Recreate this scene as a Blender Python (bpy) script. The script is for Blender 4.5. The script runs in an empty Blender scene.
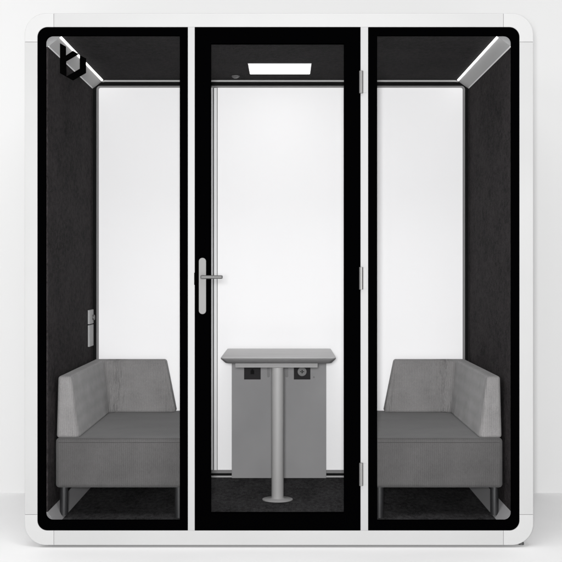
import bpy, bmesh, math
from math import radians, pi, cos, sin
from mathutils import Vector

S = bpy.context.scene
C = S.collection

# ------------------------------------------------------------------ camera
cam_d = bpy.data.cameras.new('camera')
cam = bpy.data.objects.new('camera', cam_d); C.objects.link(cam)
cam.location = (0.026, -5.5, 1.1994); cam.rotation_euler = (pi/2, 0, 0)
cam_d.sensor_width = 36; cam_d.lens = 81.37
cam_d.shift_x = -4/562; cam_d.shift_y = -11/562
cam_d.clip_end = 200
S.camera = cam
S.render.resolution_x = S.render.resolution_y = 1024

# ------------------------------------------------------------------ light
W = bpy.data.worlds.new('World'); S.world = W; W.use_nodes = True
bg = W.node_tree.nodes['Background']
bg.inputs['Color'].default_value = (1, 0.995, 0.995, 1); bg.inputs['Strength'].default_value = 0.40

def area(name, loc, target, size, power, size_y=None):
    d = bpy.data.lights.new(name, 'AREA'); d.energy = power; d.size = size
    if size_y: d.shape = 'RECTANGLE'; d.size_y = size_y
    o = bpy.data.objects.new(name, d); C.objects.link(o); o.location = loc
    o.rotation_euler = (Vector(target)-Vector(loc)).to_track_quat('-Z', 'Y').to_euler()
    return o
area('camera_flash', (-0.02, -5.7, 1.25), (0, 1.3, 1.2), 0.22, 364)  # added lamp beside the camera, lights the back panes evenly
area('softbox', (-4.6, -1.9, 3.5), (0.4, 0.8, 0.7), 1.9, 52)
area('overhead_softbox', (0, -3.0, 4.4), (0, -1.0, 0), 3.2, 92, 2.0)  # added lamp above, brightens the floor
S.view_settings.view_transform = 'Standard'; S.view_settings.look = 'None'
S.view_settings.exposure = 0; S.view_settings.gamma = 1
S.render.engine = 'CYCLES'
S.cycles.max_bounces = 10; S.cycles.transparent_max_bounces = 16

# ------------------------------------------------------------------ materials
def mat(name, col, rough=0.5, metal=0, spec=0.5, emit=None):
    m = bpy.data.materials.new(name); m.use_nodes = True
    p = m.node_tree.nodes['Principled BSDF']
    p.inputs['Base Color'].default_value = (*col, 1)
    p.inputs['Roughness'].default_value = rough
    p.inputs['Metallic'].default_value = metal
    p.inputs['Specular IOR Level'].default_value = spec
    if emit:
        p.inputs['Emission Color'].default_value = (1, 0.99, 0.97, 1)
        p.inputs['Emission Strength'].default_value = emit
    return m
def nodes(m): return m.node_tree.nodes, m.node_tree.links, m.node_tree.nodes['Principled BSDF']
def coords(m, scale=(1, 1, 1), loc=(0, 0, 0)):
    n, l, p = nodes(m)
    tc = n.new('ShaderNodeTexCoord'); mp = n.new('ShaderNodeMapping')
    mp.inputs['Scale'].default_value = scale; mp.inputs['Location'].default_value = loc
    l.new(tc.outputs['Object'], mp.inputs['Vector']); return mp.outputs['Vector']
def noise(m, scale, detail=3, vec=None, rough=0.5):
    n, l, p = nodes(m); t = n.new('ShaderNodeTexNoise')
    t.inputs['Scale'].default_value = scale; t.inputs['Detail'].default_value = detail
    t.inputs['Roughness'].default_value = rough
    l.new(vec or coords(m), t.inputs['Vector']); return t.outputs['Fac']
def math_n(m, op, a, b, c=None):
    n, l, p = nodes(m); t = n.new('ShaderNodeMath'); t.operation = op
    for i, v in enumerate((a, b, c)):
        if v is None: continue
        if isinstance(v, (int, float)): t.inputs[i].default_value = v
        else: l.new(v, t.inputs[i])
    return t.outputs[0]
def ramp(m, fac, c0, c1, p0=0.3, p1=0.7):
    n, l, p = nodes(m); r = n.new('ShaderNodeValToRGB')
    r.color_ramp.elements[0].color = (*c0, 1); r.color_ramp.elements[0].position = p0
    r.color_ramp.elements[1].color = (*c1, 1); r.color_ramp.elements[1].position = p1
    l.new(fac, r.inputs['Fac']); return r.outputs['Color']
def bump(m, h, strength=0.3, dist=0.002, normal=None):
    n, l, p = nodes(m); b = n.new('ShaderNodeBump')
    b.inputs['Strength'].default_value = strength; b.inputs['Distance'].default_value = dist
    l.new(h, b.inputs['Height'])
    if normal: l.new(normal, b.inputs['Normal'])
    l.new(b.outputs['Normal'], p.inputs['Normal']); return b.outputs['Normal']

def felt(name, a, b, sx=(1, .4, .7), mid=70, grain=330):
    m = mat(name, a, 0.95, spec=0.1); n, l, p = nodes(m)
    big = noise(m, 9, 4, coords(m, sx), 0.6); md = noise(m, mid, 4, coords(m, sx), .65); fine = noise(m, grain, 2, coords(m, sx), .6)
    f = math_n(m, 'ADD', math_n(m, 'MULTIPLY', big, 0.25), math_n(m, 'MULTIPLY', md, 0.4))
    f = math_n(m, 'ADD', f, math_n(m, 'MULTIPLY', fine, 0.35))
    l.new(ramp(m, f, a, b, .40, .60), p.inputs['Base Color'])
    bump(m, math_n(m, 'ADD', md, fine), .6, .004)
    return m
M = {}
M['paint'] = mat('white_paint', (.36, .36, .36), .45, spec=.25)
n_, l_, p_ = nodes(M['paint']); bump(M['paint'], noise(M['paint'], 900, 2), .05, .0005)
l_.new(ramp(M['paint'], noise(M['paint'], 2.2, 3), (.354, .354, .354), (.374, .374, .374)), p_.inputs['Base Color'])
M['corner'] = mat('white_corner_paint', (.395, .395, .395), .5, spec=.25); bump(M['corner'], noise(M['corner'], 900, 2), .05, .0005)
M['mullion'] = mat('light_mullion_paint', (.335, .335, .337), .5, spec=.2)
M['black'] = mat('black_glass_print', (.0004, .0004, .0005), .9, spec=0)
M['seal'] = mat('black_rubber', (.004, .004, .004), .8, spec=.1)
M['gasket'] = mat('grey_gasket', (.20, .197, .197), .8, spec=.1)
M['rearpane'] = mat('white_back_glass', (.875, .869, .871), .55, spec=.1)
M['felt'] = felt('charcoal_felt', (.0090, .0077, .0080), (.0410, .0360, .0370))
M['ceil'] = felt('charcoal_ceiling_felt', (.0105, .0096, .0099), (.0240, .0220, .0226), (.6, .35, 1))
M['carpet'] = felt('charcoal_carpet', (.008, .0078, .008), (.062, .060, .062), (1, .35, 1), 55, 230)
M['alu'] = mat('satin_aluminium', (.37, .367, .365), .5, spec=.3)
bump(M['alu'], noise(M['alu'], 60, 2, coords(M['alu'], (1, .02, 1))), .1, .0005)
M['dull'] = mat('dull_grey_skirting', (.34, .335, .34), .6, spec=.3)
M['steel'] = mat('brushed_steel', (.108, .107, .106), .5, .35, spec=.5)
bump(M['steel'], noise(M['steel'], 200, 2, coords(M['steel'], (1, 1, .05))), .12, .0004)
M['hinge'] = mat('hinge_steel', (.17, .168, .166), .4, .4)
M['hingeplate'] = mat('hinge_plate', (.30, .30, .30), .5)
M['led'] = mat('led_strip', (.9, .9, .9), .5, emit=4.5)
M['lamp'] = mat('led_diffuser', (.9, .9, .9), .5, emit=1.3)
M['shell'] = mat('outer_shell', (.78, .78, .78), .55, spec=.2)
M['leg'] = mat('dark_leg_metal', (.015, .015, .016), .5, .1)
M['plastic'] = mat('black_socket_plastic', (.016, .015, .016), .6, spec=.1)
M['socket'] = mat('grey_socket_plastic', (.085, .083, .083), .5)
M['pole'] = mat('light_powder_coat', (.272, .268, .265), .5, spec=.3)
bump(M['pole'], noise(M['pole'], 700, 2), .15, .0005)
M['panel'] = mat('grey_laminate', (.215, .212, .214), .6, spec=.2)
n_, l_, p_ = nodes(M['panel'])
l_.new(ramp(M['panel'], noise(M['panel'], 3, 4), (.228, .225, .228), (.266, .263, .264)), p_.inputs['Base Color'])
M['top'] = mat('grey_tabletop', (.42, .415, .415), .45, spec=.3)
n_, l_, p_ = nodes(M['top'])
l_.new(ramp(M['top'], noise(M['top'], 30, 5, coords(M['top'], (.15, 1, 1))), (.56, .555, .555), (.64, .634, .634)), p_.inputs['Base Color'])
M['edge'] = mat('grey_edge_band', (.15, .148, .148), .5, spec=.2)  # tabletop grey darkened, shade of the rim put into the colour
M['cap'] = mat('cove_end_cap', (.23, .23, .23), .6, spec=.1)  # cove grey painted darker to offset front light on its end
M['capd'] = mat('skirting_end_cap', (.17, .168, .17), .6, spec=.1)  # skirting grey toned down where the front lamp hits the end
M['lip'] = mat('white_lip', (.80, .80, .80), .5)
M['bar'] = mat('grey_bar_coat', (.225, .222, .22), .55, spec=.2)
M['seam'] = mat('dark_stitching', (.05, .049, .048), .9, spec=0)
M['logo'] = mat('black_vinyl', (.0006, .0006, .0006), .9, spec=0)
M['foot'] = mat('foot_metal', (.07, .07, .07), .5, .3)

g = bpy.data.materials.new('clear_glass'); g.use_nodes = True
gn, gl = g.node_tree.nodes, g.node_tree.links; gn.clear()
go = gn.new('ShaderNodeOutputMaterial'); gt = gn.new('ShaderNodeBsdfTransparent')
gt.inputs['Color'].default_value = (.975, .976, .978, 1)
gl.new(gt.outputs[0], go.inputs['Surface']); M['glass'] = g

def fabric(name, a, b, creases):
    m = mat(name, a, .9, spec=.15); n, l, p = nodes(m)
    p.inputs['Sheen Weight'].default_value = .15; p.inputs['Sheen Roughness'].default_value = .5
    rib = noise(m, 1, 3, coords(m, (420, 420, 60)), .6)
    weave = noise(m, 420, 2, None, .6)
    cloud = noise(m, 7, 4, None, .6)
    tc0 = n.new('ShaderNodeTexCoord'); sp0 = n.new('ShaderNodeSeparateXYZ'); l.new(tc0.outputs['Object'], sp0.inputs[0])
    def cord(v, period):
        return math_n(m, 'ADD', math_n(m, 'MULTIPLY', math_n(m, 'SINE', math_n(m, 'MULTIPLY', v, 2*pi/period), 0), .5), .5)
    cords = math_n(m, 'ADD', math_n(m, 'MULTIPLY', cord(math_n(m, 'ADD', sp0.outputs['X'], math_n(m, 'MULTIPLY', noise(m, 18, 2), .006)), .0088), .9), math_n(m, 'MULTIPLY', noise(m, 1, 2, coords(m, (4, 4, 90))), .5))
    f = math_n(m, 'ADD', math_n(m, 'MULTIPLY', rib, .3), math_n(m, 'MULTIPLY', weave, .5))
    f = math_n(m, 'ADD', math_n(m, 'MULTIPLY', f, .75), math_n(m, 'ADD', math_n(m, 'MULTIPLY', cloud, .30), math_n(m, 'MULTIPLY', cords, .075)))
    l.new(ramp(m, f, a, b, .34, .66), p.inputs['Base Color'])
    nb = bump(m, math_n(m, 'ADD', rib, weave), .4, .0008)
    if creases:   # pulled-cloth creases round the inner corner and the front edge of the backrest
        tc = n.new('ShaderNodeTexCoord'); sp = n.new('ShaderNodeSeparateXYZ'); l.new(tc.outputs['Object'], sp.inputs[0])
        ax = math_n(m, 'ABSOLUTE', sp.outputs['X'], 0)
        def band(v, c, w):
            d = math_n(m, 'ABSOLUTE', math_n(m, 'SUBTRACT', v, c), 0)
            t = math_n(m, 'SUBTRACT', 1, math_n(m, 'DIVIDE', d, w)); return math_n(m, 'MAXIMUM', t, 0)
        # |x| is measured from the sofa's own middle
        k1 = math_n(m, 'MULTIPLY', band(ax, .155, .055), math_n(m, 'GREATER_THAN', sp.outputs['Y'], .85))
        k2 = math_n(m, 'MULTIPLY', band(sp.outputs['Y'], .03, .05), band(ax, .215, .032))
        wob = noise(m, 1, 3, coords(m, (48, 48, 13)), .55)
        h = math_n(m, 'MULTIPLY', math_n(m, 'ADD', k1, math_n(m, 'MULTIPLY', k2, .3)), wob)
        bump(m, h, 1, .035, nb)
    return m
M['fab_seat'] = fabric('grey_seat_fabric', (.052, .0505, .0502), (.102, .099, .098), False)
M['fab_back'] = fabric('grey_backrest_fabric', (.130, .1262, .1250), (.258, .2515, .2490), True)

M['wall'] = mat('white_wall', (.595, .595, .595), .85, spec=.1)
bump(M['wall'], noise(M['wall'], 300, 3), .05, .0005)
M['floor'] = mat('pale_floor', (.86, .858, .86), .6, spec=.15)
n_, l_, p_ = nodes(M['floor'])
l_.new(ramp(M['floor'], noise(M['floor'], 1.6, 4), (.90, .898, .90), (.93, .928, .93)), p_.inputs['Base Color'])

# ------------------------------------------------------------------ mesh helpers
def obj(name, bm, m, parent=None, smooth=False, bevel=0, seg=2, autosmooth=40):
    bmesh.ops.recalc_face_normals(bm, faces=bm.faces)
    me = bpy.data.meshes.new(name); bm.to_mesh(me); bm.free()
    if isinstance(m, (list, tuple)):
        for x in m: me.materials.append(x)
    else: me.materials.append(m)
    o = bpy.data.objects.new(name, me); C.objects.link(o)
    if parent:
        o.parent = parent
        o.matrix_parent_inverse.identity()
        # meshes are written in world metres; take the parent's place off
        off = Vector((0, 0, 0)); q = parent
        while q: off += Vector(q.location); q = q.parent
        me.transform(__import__('mathutils').Matrix.Translation(-off))
    if bevel:
        b = o.modifiers.new('bevel', 'BEVEL'); b.width = bevel; b.segments = seg
        b.limit_method = 'ANGLE'; b.angle_limit = radians(30); b.harden_normals = False
    if smooth:
        for f in me.polygons: f.use_smooth = True
        me.set_sharp_from_angle(angle=radians(autosmooth))
    return o
def box(bm, x0, x1, y0, y1, z0, z1):
    v = [bm.verts.new(p) for p in ((x0,y0,z0),(x1,y0,z0),(x1,y1,z0),(x0,y1,z0),(x0,y0,z1),(x1,y0,z1),(x1,y1,z1),(x0,y1,z1))]
    for f in ((0,3,2,1),(4,5,6,7),(0,1,5,4),(1,2,6,5),(2,3,7,6),(3,0,4,7)): bm.faces.new([v[i] for i in f])
    return bm
def loft(bm, rings, caps=True, closed=True):
    vs = [[bm.verts.new(p) for p in r] for r in rings]
    n = len(vs[0])
    for a, b in zip(vs, vs[1:]):
        for i in range(n if closed else n-1):
            j = (i+1) % n; bm.faces.new((a[i], a[j], b[j], b[i]))
    if caps: bm.faces.new(vs[0][::-1]); bm.faces.new(vs[-1])
    return bm
def prism_y(bm, pts, y0, y1):           # polygon in XZ pushed through in Y
    return loft(bm, [[(x, y0, z) for x, z in pts], [(x, y1, z) for x, z in pts]])
def arc(cx, cz, r, a0, a1, n=10):
    return [(cx+r*cos(radians(a0+(a1-a0)*i/n)), cz+r*sin(radians(a0+(a1-a0)*i/n))) for i in range(n+1)]
def rrect(x0, x1, z0, z1, r, n=10):     # radii: bottom-left, bottom-right, top-right, top-left
    if not isinstance(r, (tuple, list)): r = (r,)*4
    return (arc(x0+r[0], z0+r[0], r[0], 180, 270, n) + arc(x1-r[1], z0+r[1], r[1], 270, 360, n) +
            arc(x1-r[2], z1-r[2], r[2], 0, 90, n) + arc(x0+r[3], z1-r[3], r[3], 90, 180, n))
def ring_y(bm, outer, inner, y0, y1):
    n = len(outer)
    A = [bm.verts.new((x, y0, z)) for x, z in outer]; B = [bm.verts.new((x, y0, z)) for x, z in inner]
    D = [bm.verts.new((x, y1, z)) for x, z in outer]; E = [bm.verts.new((x, y1, z)) for x, z in inner]
    for i in range(n):
        j = (i+1) % n
        bm.faces.new((A[i], A[j], B[j], B[i])); bm.faces.new((D[i], E[i], E[j], D[j]))
        bm.faces.new((A[i], D[i], D[j], A[j])); bm.faces.new((B[i], B[j], E[j], E[i]))
    return bm
def tube(bm, p0, p1, r, n=28, r1=None):
    p0, p1 = Vector(p0), Vector(p1); d = (p1-p0).normalized()
    u = d.orthogonal().normalized(); w = d.cross(u); r1 = r if r1 is None else r1
    return loft(bm, [[p+u*rr*cos(2*pi*i/n)+w*rr*sin(2*pi*i/n) for i in range(n)] for p, rr in ((p0, r), (p1, r1))])
def lathe(bm, cx, cy, prof, n=48):      # prof: (radius, z)
    return loft(bm, [[(cx+r*cos(2*pi*i/n), cy+r*sin(2*pi*i/n), z) for i in range(n)] for r, z in prof])
def B(): return bmesh.new()
def empty(name, loc, label, cat, group=None):
    o = bpy.data.objects.new(name, None); C.objects.link(o); o.location = loc; o.empty_display_size = .1
    o['label'] = label; o['category'] = cat
    if group: o['group'] = group
    return o

# ------------------------------------------------------------------ setting
WALL_Y = 1.335
fl = obj('floor', loft(B(), [[(-9,-9,-.05),(9,-9,-.05),(9,WALL_Y+.1,-.05),(-9,WALL_Y+.1,-.05)], [(-9,-9,0),(9,-9,0),(9,WALL_Y+.1,0),(-9,WALL_Y+.1,0)]]), M['floor']); fl['kind'] = 'structure'
wl = obj('wall', box(B(), -9, 9, WALL_Y, WALL_Y+.2, -.04, 6), M['wall']); wl['kind'] = 'structure'

# ------------------------------------------------------------------ the pod
pod = empty('office_pod', (0, .65, 0), 'white framed office booth with three black edged glass fronts on the pale floor', 'office pod')
XL, XR, ZB, ZT = -1.098, 1.098, .0115, 2.308       # outside of the white frame
OL, OR, OB, OT = -1.0435, 1.039, .0740, 2.2490    # opening that holds the black-edged fronts
SXL, SXR, SZB, SZT = -.973, .970, .1425, 2.1850   # where the corner pieces join the straight profiles
YF, YB = -.014, 1.318
g2 = .0009
def prof(x0, x1, z0, z1): return obj('frame_profile', box(B(), x0, x1, YF, YB, z0, z1), M['paint'], pod, bevel=.0012, seg=2)
prof(SXL+g2, SXR-g2, OT, ZT); prof(SXL+g2, SXR-g2, ZB, OB)
prof(XL, OL, SZB+g2, SZT-g2); prof(OR, XR, SZB+g2, SZT-g2)
def corner(sx, sz):
    ex, ez = (XR if sx > 0 else XL), (ZT if sz > 0 else ZB)
    ox, oz = (OR if sx > 0 else OL), (OT if sz > 0 else OB)
    jx, jz = (SXR if sx > 0 else SXL), (SZT if sz > 0 else SZB)
    R = .092; r = .043
    cx, cz = ex-sx*R, ez-sz*R; kx, kz = ox-sx*r, oz-sz*r
    pts = [(jx, ez)] + [(cx+sx*R*sin(t*pi/2/20), cz+sz*R*cos(t*pi/2/20)) for t in range(21)] + [(ex, jz), (ox, jz)]
    pts += [(kx+sx*r*cos(t*pi/2/12), kz+sz*r*sin(t*pi/2/12)) for t in range(13)] + [(jx, oz)]
    out = []
    for p in pts:
        if not out or (Vector(p)-Vector(out[-1])).length > 1e-4: out.append(p)
    return obj('corner_piece', prism_y(B(), out, YF, YB), M['corner'], pod, smooth=True, bevel=.0012)
for sx in (-1, 1):
    for sz in (-1, 1): corner(sx, sz)
# dark line behind the joints
seam = B()
box(seam, SXL-.003, SXL+.003, YF+.003, YB-.01, ZT-.05, ZT-.0012); box(seam, SXR-.003, SXR+.003, YF+.003, YB-.01, ZT-.05, ZT-.0012)
# mullions either side of the door
for x0, x1 in ((-.3940, -.3637), (.3520, .3855)):
    obj('mullion', box(B(), x0+.0006, x1-.0006, -.012, .04, OB-.0005, OT+.0005), M['mullion'], pod)
seam.free()
# side fronts: glass with a black printed border
def front(x0, x1, i0, i1, side):
    R, r, e = .043, .030, .0008
    ro = (R, e, e, R) if side < 0 else (e, R, R, e); ri = (r, e, e, r) if side < 0 else (e, r, r, e)
    o = rrect(x0, x1, OB+.0008, OT-.0008, ro); i = rrect(i0, i1, .1170, 2.2126, ri)
    f = obj('glass_front', ring_y(B(), o, i, -.012, .010), M['black'], pod, smooth=True)
    obj('pane', prism_y(B(), [(a*1, b) for a, b in rrect(i0-.0, i1+.0, .1170, 2.2126, ri)], -.004, .004), M['glass'], f)
    return f
fL = front(OL+.0008, -.3943, -1.0090, -.4287, -1)
fR = front(.3858, OR-.0008, .4243, 1.0046, 1)
# logo on the left pane
lg = [(95,125),(152,157),(152,240),(218,195),(272,228),(155,297),(155,437),(280,364),(280,237),(340,268),(340,405),(217,475),(95,405)]
lp = [((50+x/9.36-279)*.00433, (547-30-y/9.36)*.00433) for x, y in lg]
obj('logo', prism_y(B(), lp, -.0052, -.0044), M['logo'], fL)
# door
door = obj('door', ring_y(B(), rrect(-.3632, .3515, OB+.0008, OT-.0008, .0008), rrect(-.2944, .2815, .1480, 2.1790, .0008), -.014, .022), M['black'], pod)
obj('pane', box(B(), -.2944, .2815, -.004, .004, .1480, 2.1790), M['glass'], door)
hd = obj('handle_plate', prism_y(B(), rrect(-.3460, -.3142, 1.009, 1.252, .0155), -.022, -.0142), M['steel'], door, smooth=True, bevel=.001)
lv = B(); tube(lv, (-.3300, -.0225, 1.1690), (-.3300, -.052, 1.1690), .0095)
lever_pts = [(-.3370, .0055), (-.3345, .0078), (-.330, .0085), (-.315, .0080), (-.262, .0074), (-.250, .0078), (-.2440, .0072), (-.2412, .0045)]
loft(lv, [[(x, -.052+r*cos(2*pi*i/20), 1.1690+r*sin(2*pi*i/20)) for i in range(20)] for x, r in lever_pts])
obj('lever', lv, M['steel'], hd, smooth=True)
obj('latch', box(B(), -.3665, -.3634, -.0135, .01, 1.135, 1.188), M['seal'], door, bevel=.001)
for z0, z1 in ((1.962, 2.059), (1.115, 1.212), (.268, .367)):
    h = B(); tube(h, (.3550, -.018, z0), (.3550, -.018, z1), .0088)
    h = obj('hinge', h, M['hinge'], door, smooth=True, bevel=.001)
    obj('hinge_plate', box(B(), .3640, .3780, -.0145, -.0125, z0+.004, z1-.004), M['hingeplate'], h)

# interior lining
IX0, IX1, IZ0, IZ1 = -1.003, 1.008, .091, 2.2135
CX0, CX1, CZ0, CZ1 = -.944, .944, .150, 2.168
Y0, Y1 = .0125, 1.296
obj('ceiling_panel', box(B(), CX0, CX1, Y0, Y1, IZ1, OT-.002), M['ceil'], pod)
obj('carpet', box(B(), -.9640, .9640, Y0, Y1, OB+.002, IZ0), M['carpet'], pod)
obj('wall_panel', box(B(), OL+.002, IX0, Y0, Y1, CZ0, CZ1), M['felt'], pod)
obj('wall_panel', box(B(), IX1, OR-.002, Y0, Y1, CZ0, CZ1), M['felt'], pod)
for s, ix, ox in ((-1, IX0, OL+.002), (1, IX1, OR-.002)):
    cx = s*.944
    # ceiling corner: satin cove with a light line along the ceiling side and a bright lip at the wall side
    cv = obj('cove_profile', prism_y(B(), [(cx, IZ1), (ix, CZ1), (ox, CZ1), (ox, OT-.002), (cx, OT-.002)], Y0, Y1), M['alu'], pod)
    ux, uz = (ix-cx), (CZ1-IZ1); L = math.hypot(ux, uz); ux /= L; uz /= L; nx, nz = (-s*abs(uz), -abs(ux))
    def strip(a, b, h): return [(cx+ux*a, IZ1+uz*a), (cx+ux*b, IZ1+uz*b), (cx+ux*b+nx*h, IZ1+uz*b+nz*h), (cx+ux*a+nx*h, IZ1+uz*a+nz*h)]
    obj('led_strip', prism_y(B(), strip(.0005, .0095, .003), Y0, Y1-.03), M['led'], cv)
    obj('lip', prism_y(B(), strip(L-.006, L-.0005, .002), Y0, Y1-.03), M['lip'], cv)
    obj('end_cap', prism_y(B(), [(cx, IZ1), (ix, CZ1), (ox, CZ1), (ox, OT-.002), (cx, OT-.002)], Y0-.0015, Y0-.0002), M['cap'], cv)  # added thin sheet, dims the cove's front end by colour
    # floor corner
    kx = s*.9645
    sk = obj('skirting', prism_y(B(), [(kx, IZ0), (ix, CZ0), (ox, CZ0), (ox, OB+.002), (kx, OB+.002)], Y0, Y1), M['dull'], pod)
    obj('end_cap', prism_y(B(), [(kx, IZ0), (ix, CZ0), (ox, CZ0), (ox, OB+.002), (kx, OB+.002)], Y0-.0015, Y0-.0002), M['capd'], sk)  # same added dimming sheet on the skirting's front end
# rear glazing
YR = 1.296
obj('rear_wall_frame', ring_y(B(), rrect(OL+.002, OR-.002, OB+.002, OT-.002, .02), rrect(-1.0020, 1.0070, .1000, 2.2040, .018), YR, YB-.002), M['alu'], pod)
rf = obj('rear_window_frame', ring_y(B(), rrect(-1.0020, 1.0070, .1010, 2.2040, .030), rrect(-.9830, .9890, .1125, 2.1850, .020), YR-.006, YR+.012), M['seal'], pod, smooth=True)
obj('gasket', ring_y(B(), rrect(-.9832, .9892, .1123, 2.1852, .020), rrect(-.9715, .9775, .1290, 2.1755, .012), YR+.0005, YR+.008), M['gasket'], rf)
obj('sill', box(B(), -.96, .96, YR-.012, YR+.010, IZ0+.0003, .0995), M['alu'], pod, bevel=.001)
obj('ceiling_trim', box(B(), -.940, .940, YR-.014, YR-.002, 2.2045, IZ1-.0003), M['alu'], pod)
for x0, x1 in ((-.9714, -.3600), (-.3350, .3400), (.3650, .9774)):
    obj('rear_pane', box(B(), x0+.0004, x1-.0004, YR+.006, YR+.014, .1292, 2.1753), M['rearpane'], rf)
for s in (-1, 1):
    c = .0025
    rm = obj('rear_mullion', box(B(), c+s*.349-.0075, c+s*.349+.0075, YR-.001, YR+.006, .1294, 2.1736), M['rearpane'], rf)
    a, b = sorted((c+s*.3582, c+s*.3615)); obj('seal', box(B(), a, b, YR+.001, YR+.0055, .1294, 2.1736), M['seal'], rm)
    a, b = sorted((c+s*.3380, c+s*.3398)); obj('joint', box(B(), a, b, YR+.001, YR+.0055, .1294, 2.1736), M['gasket'], rm)
# lamp and sensor on the ceiling
cl = obj('ceiling_light', box(B(), -.1565, .1565, .7290, 1.0510, 2.2105, 2.2134), M['hingeplate'], pod)
obj('diffuser', box(B(), -.1535, .1535, .7320, 1.0480, 2.2085, 2.2104), M['lamp'], cl)
obj('sensor', lathe(B(), -.232, 1.13, [(.021, 2.2133), (.021, 2.209), (.016, 2.204), (.008, 2.200), (.002, 2.199)]), M['socket'], pod, smooth=True)
# control plate on the left inner wall
cp = obj('wall_control', box(B(), IX0, IX0+.010, 1.125, 1.262, .916, .990), M['hingeplate'], pod, bevel=.002)
obj('socket_plate', box(B(), IX0+.0002, IX0+.010, 1.125, 1.262, .798, .911), M['hingeplate'], cp, bevel=.002)
kb = B(); tube(kb, (IX0+.010, 1.235, .948), (IX0+.020, 1.235, .948), .014)
obj('knob', kb, M['steel'], cp, smooth=True, bevel=.001)
# levelling feet
for x in (-1.0, 1.058):
    for y in (.05, 1.22):
        f = B(); z = .034 if x > 1 else .016
        lathe(f, x, y, [(.012, 0), (.012, .009), (.008, .013), (.008, z)], 24); obj('foot', f, M['foot'], pod, smooth=True)

# ------------------------------------------------------------------ sofas
def sofa(s, label):
    cx = s*.705
    t = empty('sofa', (cx, .16, IZ0), label, 'sofa', 'grey sofas inside the booth')
    def X(v): return s*v
    # seat cushion block (rounded)
    a, b = sorted((X(.4250), X(.9960)))
    bm = box(B(), a, b, .155, 1.285, .2290, .4500)
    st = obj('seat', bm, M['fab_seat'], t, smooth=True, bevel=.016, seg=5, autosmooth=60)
    sm = B(); tube(sm, (a+.014, .1552, .4315), (b-.014, .1552, .4315), .0011, 8); obj('seam', sm, M['seam'], st, smooth=True)
    # backrest: wraps the side wall and the rear
    def outline(o, i, yf, yi, yo, xe, z, r):
        q = .026; pts = [(X(o), yf)] + [(X(i+q-q*sin(k/6*pi/2)), yf+q-q*cos(k/6*pi/2)) for k in range(7)]
        # inner corner arc
        for k in range(9):
            a_ = k/8*pi/2; pts.append((X(i - r + r*cos(a_)), yi - r + r*sin(a_)))
        pts += [(X(xe), yi), (X(xe), yo), (X(o), yo)]
        return [(x, y, z) for x, y in pts]
    rings = []
    for k in range(7):
        u = k/6; z = .4505 + (.7250-.4505)*u
        rings.append(outline(.994-.006*u, .890+.040*u, .168+.006*u, 1.172+.030*u, 1.283, .549+.055*u, z, .045+.02*u))
    bm = loft(B(), rings)
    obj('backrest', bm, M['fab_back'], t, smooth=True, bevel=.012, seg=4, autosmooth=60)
    for x in (.965, .450):
        for y in (.195, 1.22):
            l = B(); tube(l, (X(x), y, IZ0 if x < .9 else IZ0+.012), (X(x), y, .2300), .0185)
            obj('leg', l, M['leg'], t, smooth=True)
    return t
sofa(-1, 'grey fabric sofa with wraparound backrest behind the left glass pane with the logo')
sofa(1, 'grey fabric sofa with wraparound backrest behind the right glass pane without a logo')

# ------------------------------------------------------------------ table
tb = empty('table', (-.008, .92, IZ0), 'grey table on a round metal column behind the glass door', 'table')
def plan(x0, x1, y0, y1, r, z): return [(x, y, z) for x, y in rrect(x0, x1, y0, y1, r, 8)]
bm = loft(B(), [plan(-.2815, .2695, .5665, 1.285, .0195, .7783), plan(-.2818, .2698, .5662, 1.285, .020, .7787),
                plan(-.2800, .2680, .568, 1.285, .020, .7800)])
tt = obj('tabletop', bm, M['top'], tb, smooth=True, autosmooth=25)
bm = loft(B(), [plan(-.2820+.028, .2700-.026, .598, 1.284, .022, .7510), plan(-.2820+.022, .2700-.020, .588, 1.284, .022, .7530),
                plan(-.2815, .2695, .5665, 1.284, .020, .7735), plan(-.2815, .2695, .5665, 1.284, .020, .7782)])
obj('edge_band', bm, M['edge'], tt, smooth=True, autosmooth=50)  # bevelled rim of the top, its shade painted in
cb = B(); lathe(cb, -.010, .628, [(.0295, .096), (.0295, .7300)])
col = obj('column', cb, M['pole'], tb, smooth=True)
lb = B(); lathe(lb, -.010, .628, [(.0730, IZ0+.0002), (.0735, .0945), (.0715, .0965), (.0340, .0985), (.0315, .1010), (.0300, .1050)])
obj('base_plate', lb, M['pole'], tb, smooth=True, autosmooth=50)
obj('support_bar', box(B(), -.213, .183, .604, .650, .7305, .7508), M['bar'], tb, bevel=.001)
pn = obj('cable_panel', box(B(), -.2575, .2455, 1.2620, 1.2830, IZ0+.0005, .7508), M['panel'], tb, bevel=.0015)
for x, kind in ((-.1475, 0), (.1170, 1)):
    so = obj('power_socket', box(B(), x-.044, x+.044, 1.2560, 1.2619, .617, .705), M['plastic'], pn, bevel=.001)
    if kind:
        d = B(); tube(d, (x, 1.2560, .659), (x, 1.2530, .659), .0235, 40)
        tube(d, (x, 1.2530, .659), (x, 1.2515, .659), .0205, 40)
        d = obj('outlet', d, M['socket'], so, smooth=True)
        h = B(); tube(h, (x-.008, 1.2515, .659), (x-.008, 1.2508, .659), .003, 12); tube(h, (x+.008, 1.2515, .659), (x+.008, 1.2508, .659), .003, 12)
        box(h, x-.0025, x+.0025, 1.2507, 1.2514, .650, .668)
        obj('contact_holes', h, M['seal'], so)
    else:
        h = B(); box(h, x-.010, x+.010, 1.2545, 1.2560, .645, .666); box(h, x-.005, x+.005, 1.2543, 1.2559, .6662, .671)
        obj('data_port', h, M['seal'], so)
for x in (-.0620, .0360):
    obj('cable_slot', prism_y(B(), rrect(x-.0075, x+.0075, .628, .690, .007, 6), 1.2600, 1.2618), M['socket'], pn)
sc = B(); tube(sc, (.180, 1.2619, .629), (.180, 1.2600, .629), .005, 16); obj('screw', sc, M['socket'], pn)
